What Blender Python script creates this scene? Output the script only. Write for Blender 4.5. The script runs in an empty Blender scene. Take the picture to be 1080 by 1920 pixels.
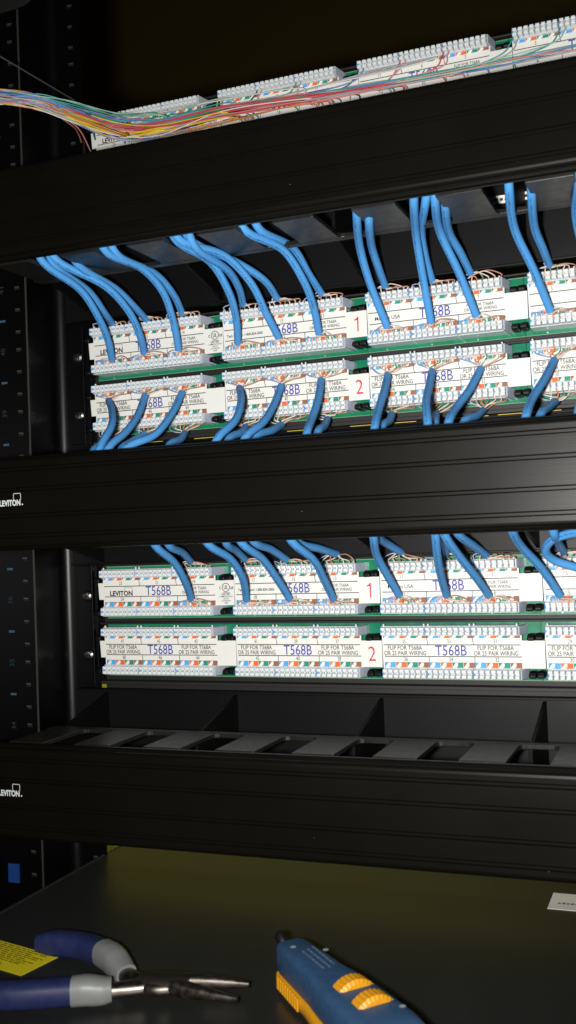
import bpy, bmesh, math, random
from mathutils import Vector, Matrix
import numpy as np

random.seed(7)
sc = bpy.context.scene
col = sc.collection
S = 0.001                                   # everything below is written in millimetres

# ------------------------------------------------------------------ camera
CAM = np.array([413.6646, -613.1888, 30.3159])
def rotvec(r):
    r = np.array(r, float); a = np.linalg.norm(r); k = r / a
    K = np.array([[0, -k[2], k[1]], [k[2], 0, -k[0]], [-k[1], k[0], 0]])
    return np.eye(3) + math.sin(a) * K + (1 - math.cos(a)) * K @ K
RC = rotvec((-0.0178, 0.3424, -0.042)) @ np.array([[1, 0, 0], [0, 0, -1], [0, 1, 0]], float)
FPX = 1824.9554
cd = bpy.data.cameras.new('camera')
cd.sensor_fit = 'VERTICAL'; cd.sensor_height = 24.0; cd.sensor_width = 13.5
cd.lens = FPX / 1920 * 24.0
cd.shift_x = -120 / 1920                   # the photograph is an off-centre crop
cd.clip_start = 0.01; cd.clip_end = 50
cam = bpy.data.objects.new('camera', cd); col.objects.link(cam)
M = Matrix(((RC[0][0], -RC[1][0], -RC[2][0]), (RC[0][1], -RC[1][1], -RC[2][1]), (RC[0][2], -RC[1][2], -RC[2][2]))).to_4x4()
M.translation = Vector(CAM * S)
cam.matrix_world = M
sc.camera = cam
cd.dof.use_dof = True
cd.dof.focus_distance = 0.70
cd.dof.aperture_fstop = 11.0

# ------------------------------------------------------------------ world and flash
w = bpy.data.worlds.new('World'); sc.world = w; w.use_nodes = True
bg = w.node_tree.nodes['Background']
bg.inputs[0].default_value = (1.0, 0.80, 0.48, 1); bg.inputs[1].default_value = 0.0035
fl = bpy.data.lights.new('camera_flash', 'SPOT')      # the camera's own flash, beside the lens
fl.shadow_soft_size = 0.011; fl.spot_size = math.radians(105); fl.spot_blend = 1.0; fl.energy = 23.5; fl.color = (1.0, 0.975, 0.94)
flo = bpy.data.objects.new('camera_flash', fl); col.objects.link(flo)
FM = M.copy(); FM.translation = Vector((CAM - 34 * RC[0] + 7 * RC[1] + 6 * RC[2]) * S)
flo.matrix_world = FM @ Matrix.Rotation(math.radians(7), 4, 'X')      # flash head aimed a little high
# unseen warm lamp added behind the rack: it lights the yellow board that mirrors in the shelf
lb_ = bpy.data.lights.new('rear_fill_lamp', 'AREA'); lb_.shape = 'RECTANGLE'; lb_.size = 0.75; lb_.size_y = 0.1; lb_.energy = 0.30; lb_.color = (1.0, 0.94, 0.55)
lbo = bpy.data.objects.new('rear_fill_lamp', lb_); col.objects.link(lbo)
lbo.location = (-0.06, 0.06, -0.02); lbo.rotation_euler = (math.radians(50), 0, 0)
sc.view_settings.view_transform = 'Standard'; sc.view_settings.look = 'None'
sc.view_settings.gamma = 1.0; sc.view_settings.exposure = 0.0; sc.view_settings.use_curve_mapping = False
sc.cycles.use_denoising = True
sc.cycles.max_bounces = 8
sc.cycles.caustics_reflective = False; sc.cycles.caustics_refractive = False
sc.cycles.sample_clamp_indirect = 4.0

# pixel of the photograph -> point on a plane of known depth (used to read sizes off the photograph)
def ray(x, y):
    return np.array([(x - 660) / FPX, (y - 960) / FPX, 1.0]) @ RC
def onY(x, y, Y):
    d = ray(x, y); return Vector(CAM + d * (Y - CAM[1]) / d[1])
def onZ(x, y, Z):
    d = ray(x, y); return Vector(CAM + d * (Z - CAM[2]) / d[2])

# ------------------------------------------------------------------ materials
MATS = {}
def nodes_of(m):
    nt = m.node_tree; return nt, nt.nodes, nt.links
def mat(name, color, rough=0.5, metal=0.0, spec=0.5, noise=0.0, nscale=400.0, bump=0.0, bscale=900.0, rvar=0.0, sss=0.0, coat=0.0):
    if name in MATS: return MATS[name]
    m = bpy.data.materials.new(name); m.use_nodes = True
    nt, N, L = nodes_of(m)
    b = N['Principled BSDF']
    b.inputs['Base Color'].default_value = (*color, 1)
    b.inputs['Roughness'].default_value = rough
    b.inputs['Metallic'].default_value = metal
    b.inputs['Specular IOR Level'].default_value = spec
    if sss:
        b.inputs['Subsurface Weight'].default_value = sss
        b.inputs['Subsurface Radius'].default_value = (0.002, 0.002, 0.002)
        b.inputs['Subsurface Scale'].default_value = 1.0
    if coat: b.inputs['Coat Weight'].default_value = coat
    tc = N.new('ShaderNodeTexCoord')
    if noise or rvar:
        n = N.new('ShaderNodeTexNoise'); n.inputs['Scale'].default_value = nscale; n.inputs['Detail'].default_value = 5
        L.new(tc.outputs['Object'], n.inputs['Vector'])
        if noise:
            mx = N.new('ShaderNodeMix'); mx.data_type = 'RGBA'
            mx.inputs[6].default_value = (*[c * (1 - noise) for c in color], 1)
            mx.inputs[7].default_value = (*[min(1, c * (1 + noise)) for c in color], 1)
            L.new(n.outputs['Fac'], mx.inputs[0]); L.new(mx.outputs[2], b.inputs['Base Color'])
        if rvar:
            mr = N.new('ShaderNodeMapRange'); mr.inputs['From Min'].default_value = 0.3; mr.inputs['From Max'].default_value = 0.7
            mr.inputs['To Min'].default_value = max(0.02, rough - rvar); mr.inputs['To Max'].default_value = min(1, rough + rvar)
            L.new(n.outputs['Fac'], mr.inputs['Value']); L.new(mr.outputs['Result'], b.inputs['Roughness'])
    if bump:
        n2 = N.new('ShaderNodeTexNoise'); n2.inputs['Scale'].default_value = bscale; n2.inputs['Detail'].default_value = 3
        L.new(tc.outputs['Object'], n2.inputs['Vector'])
        bp = N.new('ShaderNodeBump'); bp.inputs['Strength'].default_value = bump; bp.inputs['Distance'].default_value = 0.0003
        L.new(n2.outputs['Fac'], bp.inputs['Height']); L.new(bp.outputs['Normal'], b.inputs['Normal'])
    MATS[name] = m; return m

steel = mat('black_powder_coat', (0.0030, 0.0031, 0.0036), 0.45, spec=0.25, noise=0.2, nscale=400)
rail_m = mat('rail_black_paint', (0.0010, 0.0010, 0.0012), 0.36, spec=0.28, noise=0.3, nscale=500, bump=0.12, bscale=1800)
arm_m = mat('arm_black_plastic', (0.0012, 0.0012, 0.0013), 0.6, spec=0.15)
frame_m = mat('panel_black_steel', (0.011, 0.0105, 0.0108), 0.55, noise=0.3, nscale=900, bump=0.25, bscale=2600)
duct_m = mat('duct_black_plastic', (0.0105, 0.0103, 0.0090), 0.36, spec=0.38, noise=0.15, nscale=200, rvar=0.06)
latch_m = mat('latch_black_plastic', (0.003, 0.003, 0.003), 0.48, spec=0.35, noise=0.2, nscale=300)
pcb_m = mat('green_circuit_board', (0.007, 0.185, 0.095), 0.30, noise=0.18, nscale=160, rvar=0.08, coat=0.2)
pcb_edge = mat('board_edge', (0.16, 0.32, 0.16), 0.5, noise=0.2, nscale=300)
white_pl = mat('white_terminal_plastic', (0.735, 0.785, 0.805), 0.22, noise=0.07, nscale=600, sss=0.35)
grey_pl = mat('clear_end_plastic', (0.42, 0.46, 0.54), 0.25, noise=0.1, nscale=300, sss=0.2)
blue_mk = mat('blue_marker', (0.07, 0.30, 0.72), 0.35)
contact_m = mat('tin_contact', (0.60, 0.58, 0.55), 0.35, metal=0.6)
paper = mat('label_card', (0.77, 0.768, 0.72), 0.55, noise=0.03, nscale=120, bump=0.05)
ink_k = mat('black_ink', (0.012, 0.012, 0.014), 0.6)
ink_b = mat('blue_ink', (0.035, 0.045, 0.34), 0.6)
ink_r = mat('red_ink', (0.62, 0.012, 0.035), 0.6)
c_blue = mat('code_blue', (0.07, 0.36, 0.75), 0.6); c_or = mat('code_orange', (0.75, 0.13, 0.02), 0.6)
c_gr = mat('code_green', (0.01, 0.25, 0.17), 0.6); c_br = mat('code_brown', (0.30, 0.11, 0.05), 0.6)
chrome = mat('zinc_screw', (0.42, 0.41, 0.38), 0.24, metal=1.0, rvar=0.08, nscale=900)
hole_m = mat('hole_glint', (0.12, 0.115, 0.10), 0.4, metal=0.6, noise=0.3, nscale=1500)  # lighter metal for the glint painted in each hole
dark_m = mat('hole_dark', (0.002, 0.002, 0.002), 0.8)
yel_strip = mat('lit_slit_yellow', (0.72, 0.53, 0.05), 0.5, noise=0.2, nscale=400)
mark_b = mat('pale_blue_print', (0.010, 0.030, 0.048), 0.6, noise=0.2, nscale=2000)
mark_w = mat('white_print', (0.62, 0.66, 0.66), 0.55)

def cover_material():
    m = bpy.data.materials.new('satin_black_extrusion'); m.use_nodes = True
    nt, N, L = nodes_of(m); b = N['Principled BSDF']
    tc = N.new('ShaderNodeTexCoord')
    mp = N.new('ShaderNodeMapping'); mp.inputs['Scale'].default_value = (4, 900, 1500)
    L.new(tc.outputs['Object'], mp.inputs['Vector'])
    n = N.new('ShaderNodeTexNoise'); n.inputs['Scale'].default_value = 1.0; n.inputs['Detail'].default_value = 3
    L.new(mp.outputs['Vector'], n.inputs['Vector'])
    n2 = N.new('ShaderNodeTexNoise'); n2.inputs['Scale'].default_value = 28; n2.inputs['Detail'].default_value = 6
    L.new(tc.outputs['Object'], n2.inputs['Vector'])
    # dust specks
    v = N.new('ShaderNodeTexVoronoi'); v.inputs['Scale'].default_value = 110; v.feature = 'F1'
    L.new(tc.outputs['Object'], v.inputs['Vector'])
    lt = N.new('ShaderNodeMath'); lt.operation = 'LESS_THAN'; lt.inputs[1].default_value = 0.028
    L.new(v.outputs['Distance'], lt.inputs[0])
    sep = N.new('ShaderNodeSeparateColor'); L.new(v.outputs['Color'], sep.inputs[0])
    gt = N.new('ShaderNodeMath'); gt.operation = 'GREATER_THAN'; gt.inputs[1].default_value = 0.86
    L.new(sep.outputs[0], gt.inputs[0])
    mul = N.new('ShaderNodeMath'); mul.operation = 'MULTIPLY'
    L.new(lt.outputs[0], mul.inputs[0]); L.new(gt.outputs[0], mul.inputs[1])
    mx0 = N.new('ShaderNodeMix'); mx0.data_type = 'RGBA'
    mx0.inputs[6].default_value = (0.0026, 0.0024, 0.0016, 1); mx0.inputs[7].default_value = (0.0040, 0.0036, 0.0026, 1)
    L.new(n2.outputs['Fac'], mx0.inputs[0])
    mx = N.new('ShaderNodeMix'); mx.data_type = 'RGBA'; mx.inputs[7].default_value = (0.5, 0.5, 0.46, 1)
    L.new(mul.outputs[0], mx.inputs[0]); L.new(mx0.outputs[2], mx.inputs[6])
    L.new(mx.outputs[2], b.inputs['Base Color']); b.inputs['Specular IOR Level'].default_value = 0.15
    mr = N.new('ShaderNodeMapRange'); mr.inputs['To Min'].default_value = 0.33; mr.inputs['To Max'].default_value = 0.41
    L.new(n2.outputs['Fac'], mr.inputs['Value']); L.new(mr.outputs['Result'], b.inputs['Roughness'])
    bp = N.new('ShaderNodeBump'); bp.inputs['Strength'].default_value = 0.25; bp.inputs['Distance'].default_value = 0.00012
    L.new(n.outputs['Fac'], bp.inputs['Height']); L.new(bp.outputs['Normal'], b.inputs['Normal'])
    return m
cover_m = cover_material()

def cable_material():
    m = bpy.data.materials.new('blue_cable_jacket'); m.use_nodes = True
    nt, N, L = nodes_of(m); b = N['Principled BSDF']
    uv = N.new('ShaderNodeUVMap')
    sep = N.new('ShaderNodeSeparateXYZ'); L.new(uv.outputs['UV'], sep.inputs[0])
    # printed lettering: broken dark marks in a narrow band along the jacket
    cmb = N.new('ShaderNodeCombineXYZ')
    sx = N.new('ShaderNodeMath'); sx.operation = 'MULTIPLY'; sx.inputs[1].default_value = 1.15; L.new(sep.outputs[0], sx.inputs[0])
    sy = N.new('ShaderNodeMath'); sy.operation = 'MULTIPLY'; sy.inputs[1].default_value = 22; L.new(sep.outputs[1], sy.inputs[0])
    L.new(sx.outputs[0], cmb.inputs[0]); L.new(sy.outputs[0], cmb.inputs[1])
    n = N.new('ShaderNodeTexNoise'); n.inputs['Scale'].default_value = 1.0; n.inputs['Detail'].default_value = 1
    L.new(cmb.outputs[0], n.inputs['Vector'])
    g1 = N.new('ShaderNodeMath'); g1.operation = 'GREATER_THAN'; g1.inputs[1].default_value = 0.52; L.new(n.outputs['Fac'], g1.inputs[0])
    d = N.new('ShaderNodeMath'); d.operation = 'COMPARE'; d.inputs[1].default_value = 0.5; d.inputs[2].default_value = 0.034
    L.new(sep.outputs[1], d.inputs[0])
    g2 = N.new('ShaderNodeMath'); g2.operation = 'MULTIPLY'; L.new(g1.outputs[0], g2.inputs[0]); L.new(d.outputs[0], g2.inputs[1])
    w2 = N.new('ShaderNodeMath'); w2.operation = 'PINGPONG'; w2.inputs[1].default_value = 55; L.new(sep.outputs[0], w2.inputs[0])
    g3 = N.new('ShaderNodeMath'); g3.operation = 'GREATER_THAN'; g3.inputs[1].default_value = 16; L.new(w2.outputs[0], g3.inputs[0])
    g4 = N.new('ShaderNodeMath'); g4.operation = 'MULTIPLY'; L.new(g2.outputs[0], g4.inputs[0]); L.new(g3.outputs[0], g4.inputs[1])
    tc = N.new('ShaderNodeTexCoord'); nn = N.new('ShaderNodeTexNoise'); nn.inputs['Scale'].default_value = 90; nn.inputs['Detail'].default_value = 6
    L.new(tc.outputs['Object'], nn.inputs['Vector'])
    mx0 = N.new('ShaderNodeMix'); mx0.data_type = 'RGBA'
    mx0.inputs[6].default_value = (0.068, 0.290, 0.64, 1); mx0.inputs[7].default_value = (0.090, 0.340, 0.72, 1)
    L.new(nn.outputs['Fac'], mx0.inputs[0])
    mx = N.new('ShaderNodeMix'); mx.data_type = 'RGBA'; mx.inputs[7].default_value = (0.022, 0.075, 0.19, 1)
    L.new(g4.outputs[0], mx.inputs[0]); L.new(mx0.outputs[2], mx.inputs[6]); L.new(mx.outputs[2], b.inputs['Base Color'])
    b.inputs['Roughness'].default_value = 0.6; b.inputs['Specular IOR Level'].default_value = 0.18
    bp = N.new('ShaderNodeBump'); bp.inputs['Strength'].default_value = 0.15; bp.inputs['Distance'].default_value = 0.0004
    L.new(nn.outputs['Fac'], bp.inputs['Height']); L.new(bp.outputs['Normal'], b.inputs['Normal'])
    return m
cable_m = cable_material()

# ------------------------------------------------------------------ mesh helpers
class MB:
    def __init__(s): s.v = []; s.f = []; s.m = []; s.uv = {}; s.smooth = []
    def add(s, verts, faces, mi=0, smooth=False):
        o = len(s.v); s.v += [tuple(p) for p in verts]
        for f in faces: s.f.append(tuple(i + o for i in f)); s.m.append(mi); s.smooth.append(smooth)
    def box(s, x0, x1, y0, y1, z0, z1, mi=0):
        v = [(x, y, z) for z in (z0, z1) for y in (y0, y1) for x in (x0, x1)]
        s.add(v, [(0, 2, 3, 1), (4, 5, 7, 6), (0, 1, 5, 4), (2, 6, 7, 3), (0, 4, 6, 2), (1, 3, 7, 5)], mi)
    def frustum(s, cx, cz, y0, y1, hx0, hz0, hx1, hz1, mi=0, dz=0):
        v = [(cx + a * hx0, y0, cz + b * hz0) for a, b in ((-1, -1), (1, -1), (1, 1), (-1, 1))] + \
            [(cx + a * hx1, y1, cz + dz + b * hz1) for a, b in ((-1, -1), (1, -1), (1, 1), (-1, 1))]
        s.add(v, [(0, 3, 2, 1), (4, 5, 6, 7), (0, 1, 5, 4), (1, 2, 6, 5), (2, 3, 7, 6), (3, 0, 4, 7)], mi)
    def prism_x(s, prof, x0, x1, mi=0, smooth=False, caps=True):      # closed profile of (y, z)
        n = len(prof)
        s.add([(x0, y, z) for y, z in prof] + [(x1, y, z) for y, z in prof],
              [(i, (i + 1) % n, n + (i + 1) % n, n + i) for i in range(n)], mi, smooth)
        if caps:
            s.add([(x0, y, z) for y, z in prof], [tuple(range(n))[::-1]], mi); s.add([(x1, y, z) for y, z in prof], [tuple(range(n))], mi)
    def prism_z(s, prof, z0, z1, mi=0, smooth=False):                 # closed profile of (x, y)
        n = len(prof)
        s.add([(x, y, z0) for x, y in prof] + [(x, y, z1) for x, y in prof],
              [(i, (i + 1) % n, n + (i + 1) % n, n + i) for i in range(n)], mi, smooth)
        s.add([(x, y, z0) for x, y in prof], [tuple(range(n))[::-1]], mi); s.add([(x, y, z1) for x, y in prof], [tuple(range(n))], mi)
    def disc_y(s, cx, cz, y0, y1, r0, r1, n=12, mi=0):
        a = [(cx + r0 * math.cos(2 * math.pi * i / n), y0, cz + r0 * math.sin(2 * math.pi * i / n)) for i in range(n)]
        b = [(cx + r1 * math.cos(2 * math.pi * i / n), y1, cz + r1 * math.sin(2 * math.pi * i / n)) for i in range(n)]
        s.add(a + b, [(i, (i + 1) % n, n + (i + 1) % n, n + i) for i in range(n)] + [tuple(range(n, 2 * n))], mi)
    def tube(s, pts, rad, n=10, mi=0, caps=True, uvs=True):
        pts = [Vector(p) for p in pts]; k = len(pts)
        rads = rad if isinstance(rad, (list, tuple)) else [rad] * k
        t = [(pts[min(i + 1, k - 1)] - pts[max(i - 1, 0)]).normalized() for i in range(k)]
        up = Vector((0, -1, 0)) if abs(t[0].y) < 0.9 else Vector((0, 0, 1))
        nrm = (up - t[0] * up.dot(t[0])).normalized()
        V = []; L = [0.0]
        for i in range(k):
            if i: L.append(L[-1] + (pts[i] - pts[i - 1]).length); nrm = (nrm - t[i] * nrm.dot(t[i])).normalized()
            bi = t[i].cross(nrm)
            for j in range(n):
                a = 2 * math.pi * j / n
                V.append(pts[i] + (nrm * -math.cos(a) + bi * math.sin(a)) * rads[i])
        F = []; base = len(s.f); o = len(s.v)
        for i in range(k - 1):
            for j in range(n):
                F.append((i * n + j, i * n + (j + 1) % n, (i + 1) * n + (j + 1) % n, (i + 1) * n + j))
                if uvs: s.uv[base + len(F) - 1] = [(L[i], j / n), (L[i], (j + 1) / n), (L[i + 1], (j + 1) / n), (L[i + 1], j / n)]
        s.add(V, F, mi, True)
        if caps:
            s.add(V[:n], [tuple(range(n))[::-1]], mi); s.add(V[-n:], [tuple(range(n))], mi)
    def mesh(s, name, mats):
        me = bpy.data.meshes.new(name)
        me.from_pydata([(x * S, y * S, z * S) for x, y, z in s.v], [], s.f)
        for mm in mats: me.materials.append(mm)
        me.polygons.foreach_set('material_index', s.m)
        me.polygons.foreach_set('use_smooth', s.smooth)
        if s.uv:
            ul = me.uv_layers.new(name='UVMap').data
            for fi, u in s.uv.items():
                p = me.polygons[fi]
                for li, q in zip(p.loop_indices, u): ul[li].uv = q
        me.update(); return me
    def build(s, name, mats, parent=None, bevel=0.0):
        if not isinstance(mats, (list, tuple)): mats = [mats]
        me = s.mesh(name, mats)
        if bevel: bevel_mesh(me, bevel)
        return link(name, me, parent)

def bevel_mesh(me, wd, seg=2, ang=35):
    bm = bmesh.new(); bm.from_mesh(me)
    bmesh.ops.remove_doubles(bm, verts=bm.verts, dist=1e-6)
    bmesh.ops.recalc_face_normals(bm, faces=bm.faces)
    ed = [e for e in bm.edges if len(e.link_faces) == 2 and e.calc_face_angle(0) > math.radians(ang)]
    bmesh.ops.bevel(bm, geom=ed, offset=wd * S, segments=seg, profile=0.5, affect='EDGES', clamp_overlap=True)
    bm.to_mesh(me); bm.free()
def fix_normals(me):
    bm = bmesh.new(); bm.from_mesh(me); bmesh.ops.recalc_face_normals(bm, faces=bm.faces); bm.to_mesh(me); bm.free()

def link(name, data, parent=None, loc=(0, 0, 0)):
    o = bpy.data.objects.new(name, data); col.objects.link(o)
    o.location = [c * S for c in loc]
    if parent is not None: o.parent = parent
    return o
def tag(o, label, cat, group=None, kind=None):
    o['label'] = label; o['category'] = cat
    if group: o['group'] = group
    if kind: o['kind'] = kind
    return o
def thing(name, label, cat, loc=(0, 0, 0), group=None):
    return tag(link(name, None, None, loc), label, cat, group)

def crom(P, n=8):
    P = [Vector(p) for p in P]
    Q = [P[0] * 2 - P[1]] + P + [P[-1] * 2 - P[-2]]
    out = []
    for i in range(1, len(Q) - 2):
        a, b, c, d = Q[i - 1], Q[i], Q[i + 1], Q[i + 2]
        for j in range(n):
            t = j / n
            out.append(0.5 * ((2 * b) + (c - a) * t + (2 * a - 5 * b + 4 * c - d) * t * t + (3 * b - a - 3 * c + d) * t ** 3))
    out.append(P[-1]); return out

# lettering: the built-in font turned into flat polygons, cap height 1, starting at x = 0
_tx = {}
def text_poly(s, bold=0.0):
    key = (s, bold)
    if key in _tx: return _tx[key]
    def raw(t):
        c = bpy.data.curves.new('lettering', 'FONT'); c.body = t; c.size = 1; c.offset = bold; c.resolution_u = 3
        o = bpy.data.objects.new('lettering', c); col.objects.link(o)
        bpy.context.view_layer.update()
        e = o.evaluated_get(bpy.context.evaluated_depsgraph_get()); me = e.to_mesh()
        v = [(p.co.x, p.co.y) for p in me.vertices]; f = [tuple(p.vertices) for p in me.polygons]
        e.to_mesh_clear(); bpy.data.objects.remove(o); bpy.data.curves.remove(c)
        return v, f
    if 'H' not in _tx: _tx['H'] = max(p[1] for p in raw('H')[0])
    h = _tx['H']
    v, f = raw(s); x0 = min(p[0] for p in v); y0 = 0
    v = [((x - x0) / h, (y - y0) / h) for x, y in v]
    _tx[key] = (v, f, max(p[0] for p in v)); return _tx[key]
def put_text(mb, s, x, z, cap, width=None, y=-0.25, mi=0, bold=0.0, align='l', turn=0):
    v, f, wd = text_poly(s, bold)
    sx = cap if width is None else width / wd
    W = wd * sx
    ox = {'l': 0, 'c': -W / 2, 'r': -W}[align]
    if turn == 0: P = [(x + ox + a * sx, y, z + b * cap) for a, b in v]
    else: P = [(x - b * cap, y, z + ox + a * sx) for a, b in v]
    mb.add(P, f, mi)
def quad(mb, x0, x1, z0, z1, y, mi, skew=0.0):
    mb.add([(x0, y, z0), (x1, y, z0), (x1 + skew, y, z1), (x0 + skew, y, z1)], [(0, 1, 2, 3)], mi)

# ------------------------------------------------------------------ the setting: shelf, wall behind
P = 107.0                                   # pitch of the terminal modules
U = 44.45
def shelf_material():
    m = mat('shelf_black_enamel', (0.019, 0.0205, 0.020), 0.38, noise=0.15, nscale=250)
    return m
mb = MB(); mb.box(-12, 520, -420, 150, -201, -198)
mb.box(-12, -9.5, -420, 150, -205, -197.4)
o = mb.build('shelf', shelf_material(), bevel=0.6); o['kind'] = 'structure'
mb = MB(); mb.box(-2500, 3500, 2300, 2320, -1500, 2500)
o = mb.build('back_wall', mat('ochre_wall_paint', (0.15, 0.105, 0.022), 0.8, noise=0.15, nscale=3)); o['kind'] = 'structure'
mb = MB(); mb.box(-520, 520, 190, 196, -420, -40)
tag(mb.build('yellow_board', mat('yellow_board', (0.66, 0.60, 0.02), 0.6, noise=0.08, nscale=30)),
    'bright yellow board behind the rack, showing under the lowest black cover', 'board')

# ------------------------------------------------------------------ rack post at the left
post = thing('rack_post', 'black steel rack post with square holes and unit numbers', 'rack post', (-36, 0, -230))
def loc(p, o): return tuple(a - b for a, b in zip(p, o))
PO = (-36, 0, -230)
def pbox(mb, x0, x1, y0, y1, z0, z1, mi=0): mb.box(x0 - PO[0], x1 - PO[0], y0 - PO[1], y1 - PO[1], z0 - PO[2], z1 - PO[2], mi)
Z0, Z1 = -330, 470
mb = MB()
def arc(cx, cy, r, a0, a1, n=6): return [(cx + r * math.cos(math.radians(a0 + (a1 - a0) * i / n)), cy + r * math.sin(math.radians(a0 + (a1 - a0) * i / n))) for i in range(n + 1)]
prof = [(-9, 4), (-9, 6.5), (-38, 6.5), (-41, 4.5), (-42.0, 2), (-36.5, -37.6), (-120, -37.6), (-120, -40), (-31.6, -40)] + arc(-31.6, -38.8, 1.2, -90, 0)[1:] + [(-30.5, -37)] + arc(-28.6, -3.4, 7.4, 180, 90, 10)
mb.prism_z([(x - PO[0], y - PO[1]) for x, y in prof], Z0 - PO[2], Z1 - PO[2])
o = mb.build('channel', rail_m, post); fix_normals(o.data)
for p in o.data.polygons: p.use_smooth = len(p.vertices) == 4 and abs(p.normal.x) > 0.08 and abs(p.normal.y) > 0.12
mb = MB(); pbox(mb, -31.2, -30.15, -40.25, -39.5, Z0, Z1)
mb.build('edge_highlight', mat('rail_edge_highlight', (0.055, 0.053, 0.048), 0.4, metal=0.3, noise=0.6, nscale=900), post)  # lighter strip painting the flash highlight along the post's front corner
mb = MB(); pbox(mb, -70, -66, -120, -40, Z0, Z1); pbox(mb, -160, -66, -122, -119, Z0, Z1)
mb.build('side_flange', rail_m, post)
# square cage-nut holes: a rim round a dark opening, a glint painted across it
mb = MB()
a, b_, t = 3.3, 2.1, 0.25
ring = [(-a, -a), (a, -a), (a, a), (-a, a)]; inn = [(-b_, -b_), (b_, -b_), (b_, b_), (-b_, b_)]
mb.add([(x, -t, z * 0.62) for x, z in ring] + [(x, -t, z * 0.62) for x, z in inn] + [(x, 0.0, z * 0.62) for x, z in ring],
       [(0, 1, 5, 4), (1, 2, 6, 5), (2, 3, 7, 6), (3, 0, 4, 7), (0, 8, 9, 1), (1, 9, 10, 2), (2, 10, 11, 3), (3, 11, 8, 0)], 0)
quad(mb, -b_, b_, -b_ * 0.62, b_ * 0.62, -0.1, 1)
mb.add([(-2.0, -0.32, 0.3), (1.6, -0.32, 0.0), (1.6, -0.32, 0.9), (-2.0, -0.32, 1.1)], [(0, 1, 2, 3)], 2)
hole_mesh = mb.mesh('mounting_hole', [rail_m, dark_m, hole_m])
zt = 216.5                                   # a hole level read off the photograph
def hole_levels():
    for u in range(-14, 8):
        base = zt + u * U
        for d in (0, -15.875, -31.75 + 0.0): yield base + d
for z in hole_levels():
    if Z0 + 10 < z < Z1 - 10:
        link('mounting_hole', hole_mesh, post, (-37.8 - PO[0], -40.05, z - PO[2]))
        link('mounting_hole', hole_mesh, post, (-17.2 - PO[0], 3.9, z - 0.5 - PO[2]))
mb = MB()
for k in range(-7, 6):
    zz = 216 + k * U
    if abs(k) < 20:
        put_text(mb, str(41 + k), -49.6 - PO[0], zz - PO[2], 3.8, 5.2, y=-40.3, mi=0, align='c', turn=1)
        quad(mb, -53.5 - PO[0], -48.5 - PO[0], zz - U / 2 - 0.8 - PO[2], zz - U / 2 + 0.8 - PO[2], -40.3, 1)
mb.build('unit_numbers', [mark_b, mat('pale_blue_dash', (0.03, 0.085, 0.13), 0.6)], post)
mb = MB(); mb.box(-59.2, -50.2, -41.4, -40.3, -206, -192.8)
tag(mb.build('blue_tape', mat('blue_tape', (0.008, 0.045, 0.20), 0.5, noise=0.15, nscale=300)), 'small bright blue tape tag stuck on the rack post', 'tape')

# ------------------------------------------------------------------ patch panels
L1_DX = 0.5
# shared meshes ------------------------------------------------------------
def tooth_mesh():
    mb = MB()
    mb.frustum(0, 2.0, -1.0, -6.8, 1.80, 1.62, 1.35, 1.10, 0, dz=-0.28); mb.frustum(0, -2.0, -1.0, -6.8, 1.80, 1.62, 1.35, 1.10, 0, dz=0.28)
    mb.frustum(0, 0, -1.0, -5.0, 1.6, 0.9, 1.25, 0.8, 0)
    me = mb.mesh('terminal_tooth', [white_pl, contact_m]); bevel_mesh(me, 0.35, 2, 25)
    mb2 = MB(); mb2.box(-0.5, 0.5, -5.2, -4.9, -0.6, 0.6)
    bm = bmesh.new(); bm.from_mesh(me)
    me2 = mb2.mesh('c', [contact_m]); n0 = len(bm.faces); bm.from_mesh(me2); bm.faces.ensure_lookup_table()
    for f in bm.faces[n0:]: f.material_index = 1
    bm.to_mesh(me); bm.free(); return me
TOOTH = tooth_mesh()
TP = 3.74
def body_mesh(pins):
    mb = MB(); mb.box(0.15, 30.0, -1.2, 11, -3.6, 3.6)
    mb.box(0.15, 30.0, -3.0, -1.0, -3.75, -3.1) ; mb.box(0.15, 30.0, -3.0, -1.0, 3.1, 3.75)
    if pins:
        for x in (1.2, 28.6): mb.box(x, x + 1.0, -2.6, -1.4, 3.7, 5.3)
    me = mb.mesh('terminal_block', [white_pl]); bevel_mesh(me, 0.25, 1); return me
BODY_U, BODY_L = body_mesh(True), body_mesh(False)
mb = MB(); mb.box(0.55, 1.5, -6.8, -4.2, -1.9, 2.0); MARK = mb.mesh('blue_marker', [blue_mk]); bevel_mesh(MARK, 0.3, 1)
mb = MB(); mb.prism_z([(0, 11), (0, -5.2), (0.9, -5.0), (3.6, 6), (3.6, 11)], -3.5, 3.5); ENDCAP = mb.mesh('end_cap', [grey_pl]); bevel_mesh(ENDCAP, 0.3, 1)
def latch_mesh(w):
    mb = MB()
    mb.prism_x([(11, -2.2), (11, 1.6), (2.5, 2.2), (-0.8, 1.4), (-2.2, -0.3), (-1.8, -2.2)], 0, w)
    me = mb.mesh('latch', [latch_m]); bevel_mesh(me, 0.8, 2); return me
LATCH = latch_mesh(4.6)
def screw_mesh():
    mb = MB(); n = 16
    for (y0, r0), (y1, r1) in zip([(0, 4.3), (-0.8, 4.3), (-2.0, 3.7), (-2.7, 2.4)], [(-0.8, 4.3), (-2.0, 3.7), (-2.7, 2.4), (-2.9, 0.8)]):
        mb.disc_y(0, 0, y0, y1, r0, r1, n, 0)
    mb.box(-2.0, 2.0, -3.05, -2.6, -0.35, 0.35, 1); mb.box(-0.35, 0.35, -3.05, -2.6, -2.0, 2.0, 1)
    me = mb.mesh('screw', [chrome, dark_m]); fix_normals(me)
    return me
SCREW = screw_mesh()

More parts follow.
